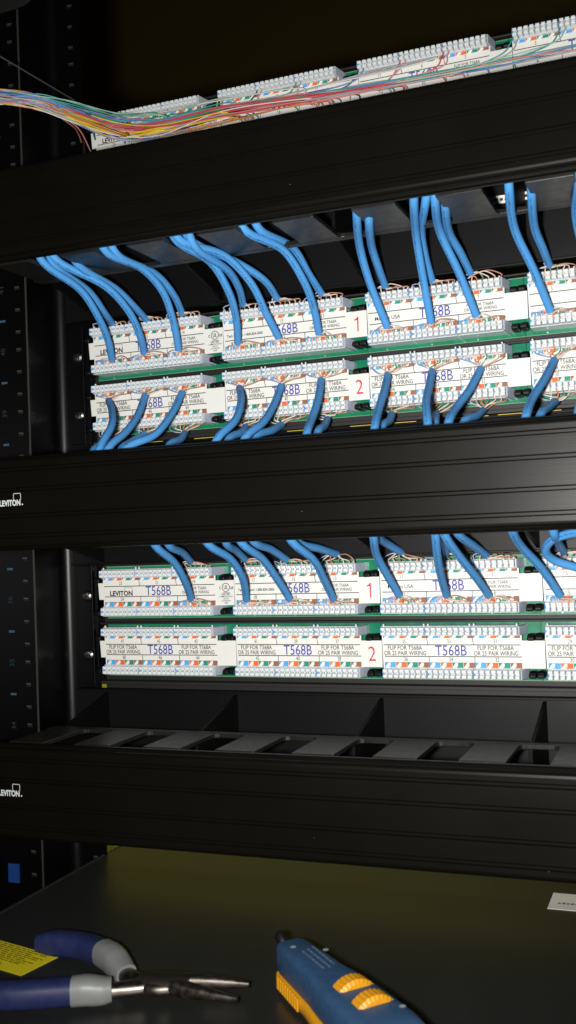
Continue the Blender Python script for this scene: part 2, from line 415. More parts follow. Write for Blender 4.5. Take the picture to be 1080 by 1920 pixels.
CODE = [(0, 1), (1, 1), (0, 2), (2, 2), (0, 3), (3, 3), (0, 4), (4, 4)]
def colour_strip(x0, z0, z1):
    mb = MB(); wd = 90.6 / 24
    for p in range(3):
        for i in range(4):
            a = x0 + (p * 8 + i * 2) * wd; m_ = 1 + i
            # white-with-colour cell: coloured corner beside a white diagonal
            mb.add([(a + 0.1, -0.22, z1), (a + wd * 0.62, -0.22, z1), (a + 0.1, -0.22, z0)], [(0, 1, 2)], m_)
            mb.add([(a + wd - 0.1, -0.22, z0), (a + wd - 0.1, -0.22, z0 + (z1 - z0) * 0.35), (a + wd * 0.72, -0.22, z0)], [(0, 1, 2)], m_)
            quad(mb, a + wd, a + 2 * wd - 0.15, z0, z1, -0.22, m_)
        quad(mb, x0 + p * 8 * wd - 0.1, x0 + p * 8 * wd + 0.1, z0, z1, -0.26, 0)
    quad(mb, x0, x0 + 90.6, z1, z1 + 0.22, -0.22, 0)
    return mb
NUMS = {1: [(23, 24), (21, 22), (19, 20), (17, 18), (15, 16), (13, 14), (11, 12), (9, 10), (7, 8), (5, 6), (3, 4), (1, 2)]}
NUMS[2] = [(a + 24, b + 24) for a, b in NUMS[1]]
THIRD = 90.6 / 3
def printing(row, k):
    mb = MB(); x0 = 0.0; W = 90.6; d = 0.55
    quad(mb, x0, x0 + W, -0.27, 0.27, -0.25, 0); quad(mb, x0 + d, x0 + d + W, -7.83, -7.29, -0.25, 0)
    for t in (1, 2):
        quad(mb, x0 + t * THIRD - 0.2, x0 + t * THIRD + 0.2, 0, 4.3, -0.25, 0, skew=-0.7)
        quad(mb, x0 + d + t * THIRD - 0.2, x0 + d + t * THIRD + 0.2, -11.4, -7.5, -0.25, 0)
    for t in range(3):
        a, b = NUMS[row][k * 3 + t]
        put_text(mb, str(a), x0 + (t + 0.5) * THIRD - 1.0, 0.95, 2.5, align='c', mi=0, width=2.5 * 0.72 * text_poly(str(a))[2])
        put_text(mb, str(b), x0 + (t + 0.5) * THIRD, -10.8, 2.7, align='c', mi=0, width=2.7 * 0.72 * text_poly(str(b))[2])
    put_text(mb, 'T568B', x0 + W / 2 - 10.3, -6.9, 6.5, 20.8, mi=1, bold=0.002)
    def flip(x, wd, cap, z1, z2):
        put_text(mb, 'FLIP FOR T568A', x, z1, cap, wd * 0.82, align='c', mi=0, bold=0.007)
        put_text(mb, 'OR 25 PAIR WIRING', x, z2, cap, wd, align='c', mi=0, bold=0.007)
    if row == 2:
        flip(x0 + 14.6, 28.5, 2.75, -3.3, -6.8); flip(x0 + 74.6, 28.5, 2.75, -3.3, -6.8)
    else:
        flip(x0 + 75.5, 21.5, 2.0, -3.4, -6.2)
        if k == 0:
            put_text(mb, 'LEVITON', x0 + 5.0, -6.8, 3.3, 19.0, mi=0, bold=0.035)
            for a, b, c, e in ((17.3, 23.8, -0.95, -0.75), (17.3, 17.5, -4.0, -0.75), (23.6, 23.8, -4.0, -0.75)): quad(mb, x0 + a, x0 + b, c, e, -0.25, 0)
        if k == 1: put_text(mb, 'Tech Support: 1-800-824-3005', x0 + 2.0, -5.2, 1.75, 27.5, mi=0, bold=0.02)
        if k == 2: put_text(mb, 'Made in USA', x0 + 4.5, -5.3, 2.4, 17.5, mi=0, bold=0.007)
    if k == 1:
        if row == 2: put_text(mb, '2', 98.8, -10.8, 9.6, 5.0, align='c', mi=2, bold=-0.006)
        else: mb.add([(98.9, -0.25, -11.0), (99.8, -0.25, -11.0), (99.8, -0.25, -1.2), (99.1, -0.25, -1.2), (98.3, -0.25, -2.3), (96.9, -0.25, -2.9), (96.9, -0.25, -3.6), (98.9, -0.25, -3.3)], [(0, 1, 2, 3, 7), (7, 3, 4, 5, 6)], 2)
    if k == 0 and row == 1:
        n = 28; cx, cz, r1, r2 = 99.5, -2.3, 3.1, 2.65
        mb.add([(cx + r * math.cos(2 * math.pi * i / n), -0.25, cz + r * math.sin(2 * math.pi * i / n)) for r in (r1, r2) for i in range(n)],
               [(i, (i + 1) % n, n + (i + 1) % n, n + i) for i in range(n)], 0)
        put_text(mb, 'UL', cx, cz - 1.2, 2.6, 3.1, align='c', mi=0, bold=0.02)
        put_text(mb, 'C', cx - 4.5, cz - 1.3, 1.8, 1.3, align='c', mi=0, bold=0.03); put_text(mb, 'US', cx + 4.6, cz - 1.3, 1.8, 2.5, align='c', mi=0, bold=0.03)
        put_text(mb, 'LISTED', cx, -7.7, 1.8, 6.6, align='c', mi=0, bold=0.02)
        for i, (s_, w_) in enumerate((('COMMUNICATION', 10.5), ('CIRCUIT', 4.6), ('ACCESSORY', 7.2), ('4N68', 2.8))):
            put_text(mb, s_, cx, -9.2 - i * 1.5, 1.0, w_, align='c', mi=0, bold=0.01)
    return mb
def label_card(k):
    mb = MB(); e = 107.0 - 1.2 if k < 3 else 97
    xl = -1.1 if k else -6.6
    out = [(-1.0, 7.0), (91.4, 7.0), (91.4, 2.7), (e - 0.1, 2.7), (e - 0.1, -14.8), (-0.6, -14.8)]
    if k == 0: out += [(-0.6, -9.6), (-4.4, -9.6), (-5.2, 2.5), (-1.0, 2.5)]
    n = len(out)
    mb.add([(x, 0, z) for x, z in out] + [(x, 0.9, z) for x, z in out], [tuple(range(n))[::-1]] + [(i, (i + 1) % n, n + (i + 1) % n, n + i) for i in range(n)], 0)
    me = mb.mesh('label', [paper]); fix_normals(me); return me
LABEL = [label_card(k) for k in range(4)]
for me in LABEL:
    for p in me.polygons: p.use_smooth = False
PRINT = {(r, k): printing(r, k).mesh('printing', [ink_k, ink_b, ink_r]) for r in (1, 2) for k in range(4)}
STRIP_U = colour_strip(0.0, 4.3, 6.7).mesh('colour_code', [ink_k, c_blue, c_or, c_gr, c_br])
STRIP_L = colour_strip(0.6, -14.6, -11.6).mesh('colour_code', [ink_k, c_blue, c_or, c_gr, c_br])
def board_mesh():
    mb = MB(); mb.box(0.15, P - 0.15, 11, 12.6, -24.2, 14.3)
    mb.box(0.15, P - 0.15, 10.9, 11.0, 13.8, 14.3, 1); mb.box(0.15, P - 0.15, 10.9, 11.0, -24.2, -23.8, 1)
    for x in (14, 45, 76): mb.disc_y(x, -22.9, 11.0, 10.5, 0.6, 0.5, 8, 2)
    return mb.mesh('circuit_board', [pcb_m, pcb_edge, contact_m])
BOARD = board_mesh()
LATCHES = [(95.0, 4.8), (100.2, 5.1), (95.2, -18.9), (100.5, -18.7)]

def patch_panel(dx, y0, z0, rows, label):
    O = (dx, y0, z0)
    t = thing('patch_panel', label, 'patch panel', O, 'patch panels in the rack')
    mb = MB()
    mb.box(-10.5, 4 * P + 12, 14.5, 16, -79, 16.2)                    # plate behind the boards
    mb.box(-10.5, 4 * P + 12, 7.5, 14.5, -28.4, -27.0)                  # rib between the two rows
    mb.box(-10.5, 4 * P + 12, 6.0, 14.5, -72.4, -70.0)                  # folded lower lip
    mb.box(-10.5, 4 * P + 12, 8.0, 14.5, 15.3, 16.6)
    mb.build('mounting_frame', frame_m, t, bevel=0.35)
    mb = MB(); mb.box(-11.6, -10.0, -0.5, 16, -72.4, 16.6)             # folded side
    mb.box(-26, -11.6, 1.6, 3.2, -71.5, 15.8)                          # mounting ear
    mb.build('mounting_ear', rail_m, t, bevel=0.35)
    for z in (-6.8, -50.1):
        link('screw', SCREW, t, (-15.0, 1.6, z))
    n_teeth = 0
    stuff = MB()
    for r in rows:
        zr = -(r - 1) * 42.22
        for k in range(4):
            x0 = k * P
            link('circuit_board', BOARD, t, (x0 - 5, 0, zr))
            lb = link('label', LABEL[k], t, (x0, 0, zr))
            link('printing', PRINT[(r, k)], lb); link('colour_code', STRIP_U, lb); link('colour_code', STRIP_L, lb)
            for zc, body in ((9.3, BODY_U), (-18.1, BODY_L)):
                sz = 0.85 if zc > 0 else 0.95
                for p in range(3):
                    bx = x0 - 0.6 + p * THIRD + (0.55 if zc < 0 else 0)
                    bl = link('terminal_block', body, t, (bx, 0, zr + zc)); bl.scale.z = sz
                    link('blue_marker', MARK, bl)
                    if k > 0:
                        for i in range(8):
                            link('terminal_tooth', TOOTH, bl, (0.3 + (i + 0.5) * TP, 0, 0)); n_teeth += 1
                    else:
                        o = len(stuff.v); ox = bx
                        for i in range(8):
                            cx = bx + 0.3 + (i + 0.5) * TP; oo = len(stuff.v)
                            stuff.v += [(v.co.x / S + cx, v.co.y / S, v.co.z * sz / S + zr + zc) for v in TOOTH.vertices]
                            for pl in TOOTH.polygons:
                                stuff.f.append(tuple(q + oo for q in pl.vertices)); stuff.m.append(pl.material_index); stuff.smooth.append(False)
                link('end_cap', ENDCAP, t, (x0 - 0.6 + 90.7 + (0.5 if zc < 0 else 0), 0, zr + zc)).scale.z = sz
            for lx, lz in LATCHES: link('latch', LATCH, t, (x0 + lx - 0.2, 0, zr + lz))
            if k == 0:
                for lz in (5.2, -19.0): link('latch', LATCH, t, (-8.2, 0, zr + lz))
    if stuff.v:
        o = stuff.build('terminal_teeth', [white_pl, contact_m], t); o['kind'] = 'stuff'
    return t, O
LOW = (0.0, 0.0, 0.0); MID = (-1.67, 0.0, 177.8); TOP = (-8.0, 21.0, 344.3)
patch_panel(*LOW, (1, 2), 'lower patch panel, its bottom row of terminals still without cables')
patch_panel(*MID, (1, 2), 'middle patch panel with blue cables on both of its rows')
patch_panel(*TOP, (1,), 'topmost patch panel crossed by a bundle of thin coloured wires')

# ------------------------------------------------------------------ horizontal cable managers
def cover_profile(c):
    h = []
    def up(s):
        q = [(-120, 0)]
        for z in (7.0, 9.1):
            q += [(-120, z - 0.35), (-119.35, z), (-120 + 0.12, z + 0.35)] if z == 7.0 else [(-120 + 0.12, z - 0.35), (-119.35, z), (-120, z + 0.35)]
        for z in (19.4, 21.5):
            q += [(-120, z - 0.35), (-119.35, z), (-120 + 0.12, z + 0.35)] if z == 19.4 else [(-120 + 0.12, z - 0.35), (-119.35, z), (-120, z + 0.35)]
        q += [(-120, 24.6), (-119.7, 25.8), (-119, 26.7), (-118, 27.2), (-116.9, 27.3), (-116.3, 26.8), (-115.8, 27.2), (-115.0, 28.4), (-113.6, 29.1), (-111.9, 29.2), (-110.4, 28.7), (-109.4, 27.6), (-109.0, 25.5), (-109.0, 22.0), (-111, 22.0)]
        return [(y, s * z) for y, z in q]
    a = up(1); b = up(-1)[1:]
    out = a[::-1] + b                      # from upper return, down the front, to lower return
    inner = [(-116.5, -22.0), (-117.5, -10), (-117.5, 10), (-116.5, 22.0)]
    return [(y, z + c) for y, z in out + inner]
def round_rect_finger(x0, x1, yb, yf, r=3.2):
    # outline of a finger seen from above, T-head tucked under the cover
    return [(x0, yb), (x1, yb), (x1, yf), (x0, yf)]
def manager(c, label, low=False, paper_tag=False):
    O = (0, 0, c - 45)
    t = thing('cable_manager', label, 'cable manager', O, 'black horizontal cable managers')
    oz = O[2]
    X0, X1 = -40, 480
    mb = MB(); mb.prism_x([(y, z - oz) for y, z in cover_profile(c)], X0, X1)
    cov = mb.build('cover', cover_m, t); fix_normals(cov.data)
    # maker's lettering at the left end of the cover
    mb = MB(); zc = c - oz
    put_text(mb, 'LEVITON', 23.0 + (0 if c > 0 else -7.0), zc - 1.6, 3.3, 15.6, y=-120.15, align='r', bold=0.04)
    xr = 23.4 + (0 if c > 0 else -7.0)
    for a, b, e, f_ in ((xr - 5.6, xr, 5.5, 5.85), (xr - 5.6, xr - 5.25, 1.8, 5.85), (xr - 0.35, xr, 1.8, 5.85)): quad(mb, a, b, zc + e, zc + f_, -120.15, 0)
    mb.disc_y(xr + 1.0, zc - 1.2, -120.1, -120.15, 0.5, 0.5, 8, 0)
    if c < 200: mb.build('printing', mark_w, cov)
    # back plate against the rack
    mb = MB(); mb.box(X0 + 14, X1, -1.0, 1.5, c - 42.4 - oz, c + 44.6 - oz)
    mb.box(X0 + 14, X1, -3.2, 1.5, c + 43.0 - oz, c + 44.6 - oz); mb.box(X0 + 14, X1, -3.2, 1.5, c - 42.4 - oz, c - 40.8 - oz)
    mb.build('back_plate', steel, t, bevel=0.4)
    # rails that carry the fingers, fingers, support arms
    for s in (1, -1):
        zt_ = c + s * 28.4 - oz; zb = c + s * 25.6 - oz
        z0, z1 = min(zt_, zb), max(zt_, zb)
        mb = MB(); mb.box(-4, X1, -62.5, -56.5, z0, z1)
        mb.build('finger_rail', duct_m, t, bevel=0.5)
        k = 0; x = 23.0 - 48.3
        while x < X1 - 30:
            a, b2 = x + 23.0, x + 48.3
            if a > -20:
                r = 4.0; prof = []
                # wide root with rounded corners, straight sides
                prof += [(a - r, -62.6), (a - r * 0.35, -63.4), (a - 0.25, -65.0), (a, -67.2), (a, -106), (b2, -106), (b2, -67.2), (b2 + 0.25, -65.0), (b2 + r * 0.35, -63.4), (b2 + r, -62.6)]
                mb = MB(); mb.prism_z(prof, z0, z1)
                mb.build('finger', duct_m, t, bevel=0.45)
            x += 48.3
    for g in range(5):
        gx = -1.5 + g * 106.6 + (2.0 if g == 0 else 0)
        mb = MB()
        mb.prism_x([(-1.05, c + 42.3 - oz), (-1.05, c - 40.2 - oz), (-60, c - 25.5 - oz), (-60, c + 25.5 - oz)], gx - 1.2, gx + 1.2)
        mb.build('support_arm', arm_m, t, bevel=0.3)
    if paper_tag:
        mb = MB(); quad(mb, 285, 330, 240.2 - oz - 2.6, 240.2 - oz + 2.6, -1.35, 0)
        for i in range(12): quad(mb, 288 + i * 3.1, 290 + i * 3.1, 240.2 - oz - 0.9, 240.2 - oz + (0.8 if i % 3 else 0.2), -1.45, 1)
        mb.build('paper_label', [paper, ink_k], t)
    return t, O
manager(239.3, 'uppermost black cable manager cover, under the coloured wire bundle', paper_tag=True)
mid_mgr, MO = manager(58.5, 'middle black cable manager between the two wired patch panels')
manager(-119.2, 'lowest black cable manager with empty slots, above the tools')
# yellow strips added at the plate edges, for the lit board seen through slits
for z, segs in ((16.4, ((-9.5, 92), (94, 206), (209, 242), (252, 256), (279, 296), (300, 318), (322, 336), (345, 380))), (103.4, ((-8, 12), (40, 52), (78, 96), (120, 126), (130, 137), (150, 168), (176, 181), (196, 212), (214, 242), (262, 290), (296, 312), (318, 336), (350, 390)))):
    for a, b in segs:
        mb = MB(); mb.box(a, b, 1.0, 2.6, z - 0.55 - MO[2], z + 0.55 - MO[2]); mb.build('lit_slit_strip', yel_strip, mid_mgr)

# ------------------------------------------------------------------ blue cables
WCOL = [mat('wire_blue', (0.10, 0.22, 0.55), 0.4), mat('wire_white', (0.70, 0.62, 0.56), 0.4), mat('wire_orange', (0.70, 0.22, 0.06), 0.4),
        mat('wire_pink_white', (0.72, 0.52, 0.42), 0.4), mat('wire_green', (0.18, 0.28, 0.14), 0.4), mat('wire_brown', (0.40, 0.20, 0.13), 0.4), mat('wire_blue_white', (0.34, 0.38, 0.56), 0.4)]
SEQ = [6, 1, 3, 2, 4, 1, 3, 5]
ORD = {}; WORDS = 'first second third fourth fifth sixth seventh eighth ninth tenth eleventh twelfth'.split()
def nname(n): return str(n)
def port_of(num):
    row = 1 if num <= 24 else 2
    q = num - 24 * (row - 1)
    up = q % 2 == 1
    idx = (24 - q) // 2 if not up else (23 - q) // 2
    return row, idx // 3, idx % 3, up
def cable(panel, num, pts, Y0, Y1, r=2.5, wires=True, tail=None, pname='middle', ease=1.25, label=None):
    """pts: pixels of the photograph from the manager to the jacket end; the depth runs from Y0 to Y1."""
    n = len(pts); W = []
    for i, (x, y) in enumerate(pts):
        t = i / (n - 1)
        s = t ** (1 / ease)
        W.append(onY(x, y, Y0 + (Y1 - Y0) * s))
    if tail is not None:
        dr = (W[0] - W[1]).normalized() * 14 + Vector(tail) * 0.35
        dr.y = max(dr.y, -104 - W[0].y)
        W = [W[0] + dr] + W
    base = W[-1].copy()
    row, k, p, up = port_of(num)
    where = {'middle': 'middle', 'lower': 'lower'}[pname]
    place = ('upper' if up else 'lower') + ' terminals of the ' + where + ' panel, ' + ('top' if row == 1 else 'bottom') + ' row'
    ORD[place] = ORD.get(place, 0) + 1
    lab = label or ('%s blue cable from the left at the %s' % (WORDS[ORD[place] - 1], place))
    t = thing('network_cable', lab, 'cable', tuple(base), 'blue network cables')
    path = crom([q - base for q in W], 9)
    nn = len(path); rads = [r] * nn
    mb = MB(); mb.tube(path, rads, 14)
    mb.build('jacket', cable_m, t)
    if not wires: return
    d = (path[-1] - path[-4]).normalized()
    zc = (9.3 if up else -18.1); zr = -(row - 1) * 42.22
    bz = panel[2] + zr + zc
    side = 1 if base.z > bz else -1
    rng = random.Random(num * 3 + (100 if pname == 'lower' else 0))
    # short frayed collar where the jacket is cut
    for i in range(8):
        bx = panel[0] + k * P - 0.6 + p * THIRD + (0.55 if zc < 0 else 0) + 0.3 + (i + 1.0) * TP - 0.1
        tgt = Vector((bx, panel[1] - 3.4, bz + side * 3.0)) - base
        ins = Vector((bx, panel[1] - 3.0, bz + side * 0.4)) - base
        a = 2 * math.pi * i / 8
        off = Vector((math.cos(a) * 1.5, -0.6 + math.sin(a) * 1.2, 0.3 * math.sin(a)))
        st = off * 0.8 - d * 2.0
        p1 = off + d * (2.0 + rng.random())
        mid = (p1 + tgt) * 0.5 + Vector((rng.uniform(-2.2, 2.2), -1.6 - 3.2 * rng.random(), side * rng.uniform(-0.4, 3.4)))
        q2 = tgt + Vector((rng.uniform(-1.0, 1.0), -1.2 - rng.random(), side * (1.0 + rng.random() * 2.2)))
        pth = crom([st, p1, mid, q2, tgt, ins], 5)
        mw = MB(); mw.tube(pth, 0.42, 6, uvs=False)
        mw.build('wire', WCOL[SEQ[i]], t)

UPT = (2, 6, 26)
mid1 = {24: [(85, 496), (150, 543), (185, 596), (203, 640), (210, 674)], 23: [(105, 500), (165, 545), (195, 585), (211, 607)],
        22: [(112, 492), (195, 535), (240, 582), (262, 628), (270, 661)], 21: [(150, 500), (215, 540), (252, 575), (275, 600)],
        20: [(205, 477), (265, 503), (305, 547), (325, 603), (335, 655)], 19: [(225, 482), (290, 513), (325, 552), (342, 588)],
        18: [(335, 455), (395, 492), (430, 550), (443, 600), (446, 644)], 17: [(370, 468), (425, 505), (448, 540), (456, 571)],
        16: [(345, 455), (418, 478), (470, 530), (500, 590), (522, 632)], 15: [(365, 456), (440, 490), (495, 525), (520, 560)],
        14: [(465, 436), (530, 468), (570, 528), (588, 577), (598, 625)], 13: [(490, 433), (548, 464), (578, 512), (603, 551)],
        12: [(669, 405), (675, 465), (695, 535), (726, 613)], 11: [(692, 418), (697, 462), (710, 503), (722, 536)],
        10: [(776, 385), (780, 440), (792, 515), (808, 604)], 9: [(797, 385), (790, 432), (797, 480), (810, 527)],
        8: [(816, 382), (825, 435), (860, 510), (893, 592)], 7: [(835, 390), (842, 435), (864, 475), (882, 512)],
        6: [(955, 360), (965, 430), (1000, 505), (1032, 583)], 5: [(997, 368), (1002, 425), (1018, 466), (1030, 497)],
        4: [(1085, 345), (1080, 405), (1100, 480), (1145, 560)], 3: [(1120, 345), (1125, 395), (1140, 440), (1152, 470)]}
for num, pts in mid1.items():
    cable(MID, num, pts, -92 if num % 2 == 0 else -84, -8.5 if num % 2 == 0 else -5.0, tail=UPT)
mid2 = {47: [(188, 838), (209, 799), (210, 772), (204, 751)], 45: [(205, 838), (236, 810), (258, 779), (272, 742)], 43: [(240, 838), (290, 815), (321, 777), (341, 737)],
        41: [(409, 821), (441, 788), (452, 752), (449, 728)], 39: [(462, 818), (493, 792), (512, 762), (527, 724)], 37: [(576, 810), (585, 785), (596, 750), (602, 713)],
        35: [(703, 799), (710, 768), (720, 735), (727, 704)], 33: [(802, 792), (799, 755), (804, 727), (810, 697)], 31: [(842, 789), (855, 765), (879, 733), (901, 692)],
        29: [(987, 778), (998, 748), (1020, 712), (1039, 676)], 27: [(1085, 770), (1095, 735), (1120, 700), (1150, 660)],
        48: [(176, 844), (192, 832), (203, 821)], 46: [(228, 841), (246, 829), (272, 813)], 44: [(318, 834), (338, 824), (347, 812)],
        42: [(430, 822), (452, 811), (461, 800)], 40: [(482, 817), (510, 807), (528, 797)], 38: [(597, 808), (608, 799), (614, 786)],
        36: [(717, 799), (730, 789), (735, 777)], 34: [(816, 794), (817, 784), (818, 775)], 32: [(872, 789), (893, 780), (906, 770)], 30: [(1014, 777), (1028, 764), (1042, 753)]}
for num, pts in mid2.items():
    lo = num % 2 == 0
    cable(MID, num, pts, -84 if not lo else -58, -8.5 if not lo else -5, tail=(-2, 4, -24), ease=0.9)
low1 = {20: [(292, 1024), (326, 1054), (347, 1091), (358, 1122)], 19: [(318, 1024), (342, 1036), (358, 1053)],
        18: [(392, 1022), (432, 1048), (455, 1085), (462, 1124)], 17: [(425, 1020), (442, 1032), (460, 1049)],
        16: [(455, 1020), (492, 1048), (519, 1085), (543, 1123)], 15: [(478, 1018), (508, 1030), (537, 1049)],
        14: [(548, 1016), (588, 1050), (608, 1088), (625, 1123)], 13: [(560, 1018), (600, 1029), (631, 1039)],
        12: [(700, 1006), (706, 1040), (725, 1077), (748, 1116)], 11: [(706, 1004), (724, 1018), (751, 1035)],
        10: [(816, 1000), (821, 1050), (828, 1085), (837, 1116)], 9: [(830, 1000), (834, 1020), (837, 1037)],
        8: [(832, 1000), (862, 1044), (892, 1082), (916, 1116)], 7: [(858, 1000), (888, 1023), (912, 1041)],
        6: [(958, 990), (977, 1024), (1013, 1063), (1050, 1116)]}
for num, pts in low1.items():
    cable(LOW, num, pts, -84 if num % 2 == 0 else -60, -8.5 if num % 2 == 0 else -5.5, tail=(-3, 5, 24), pname='lower', ease=1.0)
cable(LOW, 4, [(1110, 996), (1072, 1000), (1036, 1012), (1023, 1032), (1040, 1051), (1090, 1067), (1135, 1085), (1160, 1110)], -82, -9, tail=(14, 4, 16), pname='lower', ease=0.9,
      label='blue cable bent in a sharp loop towards terminal 4 of the lower patch panel')
cable(LOW, 5, [(1040, 1004), (1046, 1016), (1057, 1034)], -74, -8, tail=(-3, 8, 16), pname='lower', ease=0.9)

# ------------------------------------------------------------------ bundle of thin coloured wires across the top panel
BC = {'red': (0.52, 0.07, 0.09), 'rose': (0.62, 0.22, 0.20), 'yellow': (0.70, 0.48, 0.02), 'green': (0.03, 0.28, 0.16), 'teal': (0.05, 0.30, 0.32), 'grey': (0.36, 0.36, 0.38),
      'violet': (0.27, 0.20, 0.42), 'blue': (0.10, 0.20, 0.50), 'orange': (0.62, 0.22, 0.04), 'brown': (0.30, 0.15, 0.10), 'white': (0.66, 0.64, 0.60), 'black': (0.03, 0.03, 0.04), 'pale_green': (0.30, 0.50, 0.38)}
BM = {k: mat('bundle_' + k, v, 0.38, noise=0.12, nscale=500) for k, v in BC.items()}
base = Vector((-30, -10, 338))
bun = thing('wire_bundle', 'bundle of thin multicoloured wires fanning across the topmost patch panel', 'wires', tuple(base))
rng = random.Random(11)
TY = TOP[1]
# axis of the bundle: from the left edge of the photograph, over the post, along the label
AX = [onY(-60, 176, -70), onY(0, 184, -58), onY(70, 192, -45), onY(140, 215, -28), onY(220, 241, -2), onY(300, 238, 7), onY(420, 209, 10), onY(560, 189, 11), onY(700, 164, 12), onY(840, 138, 13), onY(960, 112, 13), onY(1090, 86, 13), onY(1200, 66, 13)]
def bundle_wire(colr, end, spread, exit_to=None, r=0.44):
    """end: how many axis points it follows; exit_to: a terminal it turns up or down to."""
    ph = rng.uniform(0, 2 * math.pi); rad = spread * math.sqrt(rng.random())
    tw = rng.uniform(-0.7, 0.7)
    bias = {'yellow': -2.6, 'orange': -1.6, 'green': 2.2, 'teal': 1.8, 'pale_green': 1.2, 'red': 0.6, 'violet': 1.2}.get(colr, 0)
    front0 = {'yellow': -2.2, 'red': -1.6, 'green': -1.0}.get(colr, 0)
    pts = []
    for i in range(end):
        a = ph + tw * i + rng.uniform(-.5, .5)
        flare = [0.85, 0.8, 0.85, 1.05, 1.25, 1.25, 1.15, 0.95, 0.85, 0.8, 0.75, 0.7, 0.7][i]
        q = AX[i].copy(); front = front0 if i > 3 else (3.0 if front0 else -1.2) if i < 3 else 0
        bb = bias * [0.1, 0.2, 0.5, 1, 1, 0.9, 0.6, 0.4, 0.3, 0.2, 0.2, 0.2, 0.2][i]
        q += Vector((rng.uniform(-2, 2), math.cos(a) * rad * 0.45 * flare + front, math.sin(a) * rad * flare + bb + rng.gauss(0, 0.7)))
        q.y = min(q.y, TY - 1.6)
        pts.append(q)
    if exit_to is not None:
        x, z, up = exit_to
        last = pts[-1]
        s = 1 if up else -1
        bz = TOP[2] + z
        pts.append(Vector((x - 9 + rng.uniform(-2, 2), TY - 4.5 - rng.random(), (last.z + bz) / 2 - s * 3.5)))
        pts.append(Vector((x - 1.2, TY - 5.5, bz - s * 5.5)))
        pts.append(Vector((x, TY - 4.6, bz - s * 2.6)))
        pts.append(Vector((x, TY - 3.0, bz)))
    path = [q - base for q in crom(pts, 7)]
    mb = MB(); mb.tube(path, r, 6, uvs=False); mb.build('wire', BM[colr], bun)
names = list(BC)
def ax_index(x):
    for i, q in enumerate(AX):
        if q.x > x - 14: return max(5, i)
    return len(AX)
left_cols = ['yellow'] * 6 + ['green'] * 2 + ['teal'] * 2 + ['violet'] * 4 + ['grey'] * 3 + ['white'] * 2 + ['blue'] * 2 + ['orange'] * 3 + ['brown'] * 2 + ['rose'] * 3 + ['pale_green'] * 4 + ['black'] * 1
rng.shuffle(left_cols)
for i, c_ in enumerate(left_cols):
    e = rng.choice([5, 6, 6, 7]) if c_ in ('yellow', 'violet') else rng.choice([5, 6, 6, 7, 7, 8])
    bundle_wire(c_, e, 6.6 if i % 4 else 9.0, (AX[e - 1].x + rng.uniform(10, 26), -17.0, False))
for c_ in ['red'] * 5 + ['rose'] * 2 + ['grey'] * 2 + ['green'] + ['teal'] + ['blue']:
    e = rng.choice([8, 9, 10, 10]); bundle_wire(c_, e, 3.6, (AX[e - 1].x + rng.uniform(10, 30), -17.0, False))
for c_ in ['rose', 'blue', 'grey', 'teal', 'pale_green', 'brown']:
    bundle_wire(c_, 13, 3.4)
# single wires lifted out of the bundle to the terminals
for k in range(4):
    for p in range(3):
        if k == 0 and p == 0: continue
        if k == 3 and p == 2: continue
        x = TOP[0] + k * P + p * THIRD
        cs = [['yellow', 'orange'], ['yellow', 'brown'], ['yellow', 'orange'], ['black', 'grey'], ['green', 'grey'], ['black', 'blue'], ['red', 'rose'], ['red', 'rose'], ['teal', 'grey'], ['teal', 'pale_green'], ['teal', 'blue']][min(10, k * 3 + p - 1)]
        for j, c_ in enumerate(cs):
            bundle_wire(c_, min(len(AX) - 1, ax_index(x)), 3.2, (x + 0.6 + 3.7 * j, 9.3, True))
        if p != 1: bundle_wire(cs[0], min(len(AX) - 1, ax_index(x)), 3.2, (x + 1.2, -17.0, False))
# loose grey runs along the upper half of the label
for j in range(3):
    zz = 3.0 - j * 0.6
    pts = [onY(300, 236, 8)] + [Vector((TOP[0] + 95 + 22 * i, TY - 6.0 + 0.5 * math.sin(i + j), TOP[2] + zz - 6.5 + 0.95 * i + 0.6 * math.sin(i * 1.3 + j))) for i in range(9)]
    path = [q - base for q in crom(pts, 6)]
    mb = MB(); mb.tube(path, 0.45, 6, uvs=False); mb.build('wire', BM['grey' if j != 2 else 'white'], bun)
# a few strays dropping at the left
for (a, b, c_) in (((130, 232), (158, 284), 'brown'), ((128, 226), (170, 284), 'rose'), ((160, 236), (178, 262), 'teal'), ((226, 250), (242, 266), 'orange'), ((222, 252), (234, 268), 'brown')):
    p0 = onY(*a, -20); p2 = onY(*b, 14); p1 = (p0 + p2) * 0.5 + Vector((3, -3, 2))
    path = [q - base for q in crom([AX[2], p0, p1, p2], 7)]
    mb = MB(); mb.tube(path, 0.5, 6, uvs=False); mb.build('wire', BM[c_], bun)

# ------------------------------------------------------------------ dim things at the top
pa, pb_ = onY(178, 211, 26), onY(-40, 82, -130)  # rod added for a bracket edge that catches the light
mb = MB(); mb.tube([pa - pa, (pb_ - pa) * 0.5, pb_ - pa], 0.55, 6, uvs=False)
o = mb.build('lit_edge_rod', mat('lit_edge_grey', (0.08, 0.076, 0.07), 0.55)); o.location = pa * S
tag(o, 'thin rod for a lit bracket edge slanting up to the dark corner above the bundle', 'wire')  # not a real wire: added rod standing in for a lit bracket edge
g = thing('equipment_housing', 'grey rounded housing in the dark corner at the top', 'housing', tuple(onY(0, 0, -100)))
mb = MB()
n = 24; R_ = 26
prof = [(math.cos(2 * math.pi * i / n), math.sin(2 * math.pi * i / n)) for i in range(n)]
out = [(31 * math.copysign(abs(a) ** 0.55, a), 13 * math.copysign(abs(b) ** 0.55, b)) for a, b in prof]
mb.add([(x - 3, -34, z + 3) for x, z in out] + [(x - 3, 0, z + 3) for x, z in out], [tuple(range(n))[::-1], tuple(range(n, 2 * n))] + [(i, (i + 1) % n, n + (i + 1) % n, n + i) for i in range(n)])
